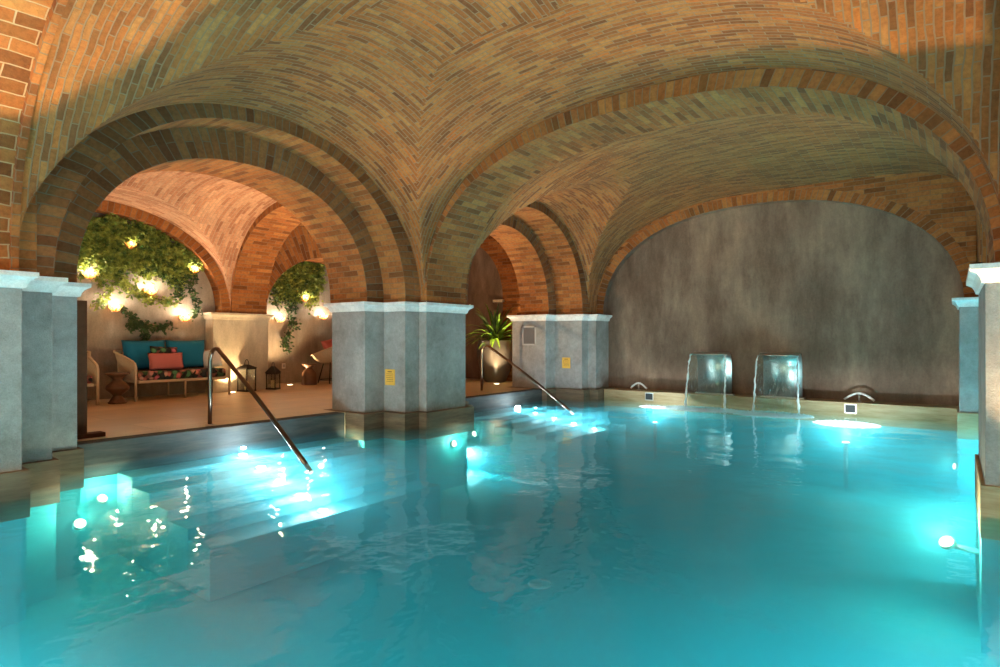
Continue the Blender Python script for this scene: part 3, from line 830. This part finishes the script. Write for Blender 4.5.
# outlet and floor uplights
t = thing('wall_outlet', 'small white power outlet low on the niche wall', 'outlet', (8.02, 12.395, .40))
m = MB(); m.box(-.045, -.010, -.06, .045, 0, .06); m.build('plate', M['outlet'], t, bevel=.004)
m = MB(); m.box(-.03, -.013, -.035, .03, -.010, .035); m.build('socket', M['grillef'], t)
def uplight(label, loc, en, target, angle=100, size=.04, color=WARM, blend=.6):
    t = thing('floor_uplight', label, 'uplight', loc)
    m = MB(); m.lathe([(.075,0), (.075,.004), (.065,.008), (.055,.008)], n=24); m.build('bezel', M['steel'], t)
    m = MB(); m.lathe([(.055,.0), (.055,.009), (.03,.011)], n=24); m.build('lens', M['lens'], t)
    light('beam', 'SPOT', (0,0,.03), en, color, t, size, (target[0]-loc[0], target[1]-loc[1], target[2]-loc[2]), angle, blend).location = (0,0,.03)
    return t
uplight('glowing floor uplight in front of the niche wall', (7.76, 11.75, 0), 200, (7.6, 11.6, 3), 120)
uplight('glowing floor uplight beside the big planter', (10.75, 8.25, 0), 320, (10.3, 7.6, 3), 130)
uplight('floor uplight behind the right sofa end washing the cream pillar', (5.98, 10.93, 0), 110, (6.0, 11.1, 3), 110)
uplight('floor uplight hidden behind the left pier', (1.8, 7.5, 0), 330, (2.8, 8.6, 3), 130)
uplight('floor uplight hidden behind the centre pillar', (6.35, 7.6, 0), 330, (5.6, 8.6, 3), 130)
uplight('floor uplight behind the centre pillar on the planter terrace', (7.1, 7.5, 0), 330, (8.6, 7.6, 3), 130)

uplight('floor uplight on the plinth of the left pier', (.55, 5.62, -.01), 900, (.75, 4.6, 3.5), 46, blend=.25)
uplight('floor uplight on the plinth of the right pillar', (5.24, -.55, -.01), 420, (3.9, .7, 3.5), 66, blend=.4)

def cornice_fill(label, loc, en, target, angle):  # added fill lamps, unseen on the caps, to warm and brighten the vaults
    t = thing('cornice_fill', label, 'uplight', loc)
    m = MB(); m.lathe([(.03,0), (.034,.002), (.034,.006), (.028,.008)], n=20); m.build('housing', M['iron'], t)
    m = MB(); m.lathe([(.026,.004), (.026,.008), (.015,.009)], n=20); m.build('lens', M['lens'], t)
    light('beam', 'SPOT', (0,0,.07), en, WARM, t, .03, (target[0]-loc[0], target[1]-loc[1], target[2]-loc[2]), angle, .9).location = (0,0,.02)
cornice_fill('small added fill uplight on the centre pillar cornice, facing the near vault', (5.955, 5.79, SP+.002), 230, (3.6, 2.9, 3.6), 95)
cornice_fill('small added fill uplight on the right pillar cornice, facing the near vault', (5.255, -.125, SP+.002), 230, (3.4, 3.4, 3.6), 95)
cornice_fill('small added fill uplight on the centre pillar cornice, facing the far vault', (6.90, 5.80, SP+.002), 190, (9.0, 2.9, 3.6), 95)
cornice_fill('small added fill uplight on the right pillar cornice, facing the far vault', (6.70, -.125, SP+.002), 190, (9.2, 3.2, 3.6), 95)

# ------------------------------------------------------------------ planter
t = thing('potted_plant', 'tall grey planter with a bright green arching plant', 'potted plant', (11.3, 8.72, 0))
m = MB(); m.lathe([(.22,0),(.25,.02),(.33,.2),(.40,.45),(.435,.7),(.43,.88),(.40,.97),(.405,1.0),(.37,1.0),(.36,.93)], n=40); m.build('planter', M['planter'], t)
m = MB(); m.lathe([(.36,.90),(.3,.93),(.05,.95)], n=24); m.build('soil', M['soil'], t)
def blade_leaf(m, base, az, ln, lift, w, n=9):
    p = Vector(base); pts = []; d = Vector((cos(az)*cos(lift), sin(az)*cos(lift), sin(lift)))
    for k in range(n+1):
        pts.append(p.copy()); p += d*ln/n; d = (d + Vector((0,0,-.17))).normalized()
    for q in pts: q.x = min(q.x, .36)
    side = Vector((-sin(az), cos(az), 0))
    for k in range(n):
        f0, f1 = k/n, (k+1)/n; w0 = w*sin(pi*min(1, f0*.92+.08))**.7; w1 = w*max(0, sin(pi*min(1, f1*.92+.08)))**.7
        up = Vector((0,0,.25))
        a, b = pts[k], pts[k+1]
        m.face([a - side*w0 + up*w0, a, b, b - side*w1 + up*w1], None, True); m.face([a, a + side*w0 + up*w0, b + side*w1 + up*w1, b], None, True)
r = random.Random(11); m = MB()
for k in range(70):
    blade_leaf(m, (r.uniform(-.1,.1), r.uniform(-.1,.1), .93), r.uniform(0, 2*pi), r.uniform(.65,1.1), r.uniform(.4,1.45), r.uniform(.022,.038))
m.build('leaves', M['fern'], t)
m = MB()
for k in range(9):
    blade_leaf(m, (r.uniform(-.05,.05), r.uniform(-.05,.05), .93), r.uniform(0, 2*pi), r.uniform(.8,1.0), r.uniform(1.15,1.5), r.uniform(.03,.045))
m.build('upright_leaves', M['leafdark'], t)

# ------------------------------------------------------------------ wall sconces
def sconce_proto():
    t = thing('wall_sconce', '', 'wall lamp', (0,0,0), group='flower-shaped wall lamps among the vines')
    m = MB(); m.lathe([(.035,0), (.035,.012), (.02,.018)], n=20)
    m.v = [(x, -z, y) for x, y, z in m.v]; m.build('backplate', M['steel'], t)
    m = MB(); m.tube([(0,-.015,0), (0,-.06,-.015), (0,-.10,-.01), (0,-.12,.02)], .008, 8); m.build('arm', M['frame'], t)
    m = MB()
    for k in range(9):
        a = 2*pi*k/9; c, s = cos(a), sin(a)
        pr = [(.02, -.03, .5), (.055, -.005, 1.), (.085, .03, 1.), (.105, .075, .55), (.112, .10, .05)]
        for q in range(4):
            (r0,z0,w0), (r1,z1,w1) = pr[q], pr[q+1]; w0 *= .036; w1 *= .036
            m.face([(r0*c - w0*s, -.12 + r0*s + w0*c, z0), (r0*c + w0*s, -.12 + r0*s - w0*c, z0),
                    (r1*c + w1*s, -.12 + r1*s - w1*c, z1), (r1*c - w1*s, -.12 + r1*s + w1*c, z1)], None, True)
    m.build('glass_shade', M['amber'], t)
    m = MB(); m.lathe([(.012,.0), (.025,.03), (.03,.055), (.025,.08), (.008,.095)], (0,-.12,.01), 14); m.build('bulb', M['bulb'], t)
    light('glow', 'POINT', (0,-.17,.09), 9, LAMPW, t, size=.03)
    return t
SC = [(3.75,11.44,2.09,'wall lamp at the left edge of the vine wall, beside the pier'), (4.36,11.44,2.64,'highest wall lamp, deep in the vines above the sofa'),
      (4.69,11.44,1.87,'wall lamp in the middle above the sofa'), (4.13,11.44,1.56,'wall lamp just above the left teal cushion'),
      (5.28,11.44,1.42,'lowest wall lamp, above the right end of the sofa'), (5.44,11.44,2.32,'wall lamp at the right edge of the vine wall under the arch'),
      (7.72,12.39,2.49,'highest wall lamp in the right niche'), (8.50,12.39,1.99,'wall lamp amid the vines in the middle of the right niche'),
      (7.86,12.39,1.48,'lowest wall lamp in the right niche'), (9.03,12.39,1.58,'wall lamp beside the centre pillar in the right niche')]
s0 = sconce_proto()
for i, (x, y, z, lb) in enumerate(SC):
    s = s0 if i == 0 else copy_tree(s0)
    s.location = (x, y, z-.05); s['label'] = lb

# ------------------------------------------------------------------ hanging vines
def vine(label, y, seeds, dens, seed, mat='leaf', spread=.05):
    """seeds: list of strands, each a list of (x, z) points along the wall at depth y"""
    r = random.Random(seed); t = thing('hanging_vine', label, 'vine', (0,0,0))
    L = MB(); St = MB()
    for pts in seeds:
        P = []
        for k in range(len(pts)-1):
            for q in range(6):
                f = q/6; P.append(Vector((pts[k][0]*(1-f)+pts[k+1][0]*f + r.uniform(-.012,.012), y - .05 - .03*r.random(), pts[k][1]*(1-f)+pts[k+1][1]*f + r.uniform(-.012,.012))))
        P.append(Vector((pts[-1][0], y-.05, pts[-1][1])))
        St.tube(P, .007, 5)
        for p in P:
            for _ in range(dens):
                c = p + Vector((r.gauss(0, spread), -abs(r.gauss(.02, spread*.6)), r.gauss(-.02, spread)))
                if c.y > y-.015: c.y = y-.02
                az = r.uniform(0, 2*pi); l = r.uniform(.045, .10); w = l*r.uniform(.26,.40)
                d = Vector((cos(az), -r.uniform(.1,.8), sin(az)*.7 - .5)).normalized()
                s = d.cross(Vector((r.uniform(-1,1), r.uniform(-1,0), r.uniform(-.5,1)))).normalized()
                up = d.cross(s)*w*.4
                a, b_, e = c, c + d*l*.5, c + d*l
                L.face([a, b_ + s*w + up, e, b_], None, True); L.face([a, b_, e, b_ - s*w + up], None, True)
    St.build('stems', M['stem'], t); L.build('leaves', M[mat], t)
    return t
def cloud(r, x0, x1, zt, zb, n, drop=(.15,.45)):
    out = []
    for k in range(n):
        x = r.uniform(x0, x1); z = r.uniform(zb, zt); d = r.uniform(*drop)
        out.append([(x, z), (x + r.uniform(-.06,.06), z - d*.5), (x + r.uniform(-.12,.12), z - d)])
    return out
r = random.Random(5)
vine('thick green vine mass at the top left of the vine wall', 11.44, cloud(r, 3.55, 4.25, 3.12, 2.45, 52), 7, 1)
vine('thick green vine mass at the top centre of the vine wall', 11.44, cloud(r, 4.2, 4.95, 3.05, 2.5, 54), 7, 2)
vine('thick green vine mass at the top right of the vine wall under the arch', 11.44, cloud(r, 4.9, 5.5, 2.85, 2.3, 34, (.1,.35)), 7, 3)
vine('vine strand trailing down left of the middle lamp', 11.44, [[(4.0,2.5),(4.08,2.2),(4.15,2.0),(3.95,1.75),(3.85,1.6)],[(4.15,2.1),(4.4,1.95),(4.6,1.78),(4.95,1.72),(5.1,1.74)],[(4.02,2.3),(3.9,2.1),(3.95,2.0)],[(4.1,2.3),(4.2,2.15),(4.3,1.85),(4.7,1.75)]], 9, 4, 'leaf', .045)
vine('dark vine branch hanging just above the sofa cushions', 11.44, [[(4.25,1.58),(4.4,1.40),(4.6,1.28),(4.85,1.25),(5.05,1.30)],[(4.6,1.28),(4.62,1.12),(4.64,1.02)],[(4.4,1.4),(4.45,1.3),(4.35,1.25)]], 7, 5, 'leafdark', .035)
vine('dark vine hanging below the right edge lamp', 11.44, [[(5.0,2.5),(5.1,2.2),(5.15,1.95),(5.2,1.8)],[(4.95,2.4),(4.98,2.1)],[(5.45,2.3),(5.42,2.0),(5.5,1.7),(5.52,1.5)],[(5.3,2.25),(5.25,2.0)],[(4.6,2.5),(4.62,2.2)]], 8, 6, 'leafdark', .045)
vine('full vine mass filling the head of the right niche', 12.39, cloud(r, 7.75, 8.95, 3.05, 2.3, 62, (.2,.6)), 8, 7, 'leaf', .06)
vine('long vine strand hanging beside the outlet in the right niche', 12.39, [[(8.2,2.3),(8.25,1.9),(8.15,1.6),(8.1,1.2),(7.9,.95)],[(8.15,1.5),(8.3,1.35)],[(8.0,.98),(8.05,.8)]], 8, 8, 'leafdark', .045)
vine('vine tangle at the left side of the right niche', 12.39, [[(7.75,2.4),(7.7,2.1),(7.75,1.85)],[(7.9,2.5),(7.95,2.1),(8.05,1.7)],[(8.4,2.4),(8.5,2.1)]], 10, 9, 'leafdark', .06)

# ------------------------------------------------------------------ further pool lamps
pool_lamp((1.87, 5.86, -.55), 'warm pool lamp on the left pier, nearer of two', 'poollenswarm', 12, (1,.93,.62), (0,-1,.9), .04)
pool_lamp((2.30, 6.62, -.55), 'warm pool lamp below the left terrace edge', 'poollenswarm', 12, (1,.93,.62), (.1,-1,.9), .04)
pool_lamp((6.52, 5.80, -.51), 'warm pool lamp on the front of the centre pillar base', 'poollenswarm', 12, (1,.95,.7), (0,-1,.3), .045)
pool_lamp((7.05, 5.86, -.44), 'small pool lamp at the far corner of the centre pillar base', 'poollenswarm', 8, (1,.95,.7), (0,-1,.3), .04)
pool_lamp((5.32, 6.50, -.44), 'warm pool lamp where the stairs meet the centre pillar', 'poollenswarm', 8, (1,.93,.6), (-1,-.3,.3), .04)
lp = pool_lamp((5.6, .04, -.52), 'bright yellow pool lamp glowing near the right pillar', 'poollenswarm', 34, (1,.95,.66), (-.6,.5,.8), .045)
m = MB(); m.tube([(0,-.005,-.01), (0,-.19,-.03)], .02, 10); m.build('arm', M['steel'], lp)
def foam_lamp(loc, label, en):  # added lamp on an invented stand, brightens the foam from below
    lp = pool_lamp(loc, label, 'poollens', en, (1,1,1), (0,0,1), .045)
    m = MB(); m.tube([(0,0,-.01), (0,0,FZ-loc[2]+.005)], .03, 12); m.build('lamp_stand', M['steel'], lp)
foam_lamp((10.3, 4.3, -.50), 'added lamp on a stand under the bubbling water left of the waterfalls', 45)
foam_lamp((9.95, 1.25, -.50), 'added lamp on a stand under the bubbling water right of the waterfalls', 90)
pool_lamp((9.0, -.02, WZ-.3), 'pool lamp on the right side below the slim pier', 'poollenswarm', 10, (1,.95,.7), (-.3,1,.1), .035)
for k, (x, y) in enumerate(((.2, 5.70), (7.6, 6.55))):  # two added lamps, hidden from the camera, for more light in the water
    pool_lamp((x, y, -.85), ['added unseen pool lamp deep under the left pier', 'added unseen pool lamp deep in the farther arcade opening'][k], 'poollens', 1700, COOL, (0,-1,0), .07, spot=True)
# basin lamps added out of view in the walls to brighten the water
for k, x in enumerate((-1.5, .8, 3.0, 7.4, 9.6)):
    pool_lamp((x, -2.15, -.65), f'added unseen pool lamp in the right basin wall, {["first","second","third","fourth","fifth"][k]} from the camera end', 'poollens', 2900, COOL, (0,1,0), .09, spot=True)
for k, y in enumerate((.2, 2.2, 4.2)):
    pool_lamp((-3.95, y, -.65), f'added unseen pool lamp in the near end wall of the basin, {["first","second","third"][k]} from the right', 'poollens', 2600, COOL, (1,0,0), .09, spot=True)
m = MB(); m.lathe([(.10,0), (.10,.01), (.08,.016)], n=28); o = m.build('floor_drain', M['cornice']); o.location = (4.4, 2.9, FZ)
tag(o, 'pale round drain cover on the pool floor', 'drain')
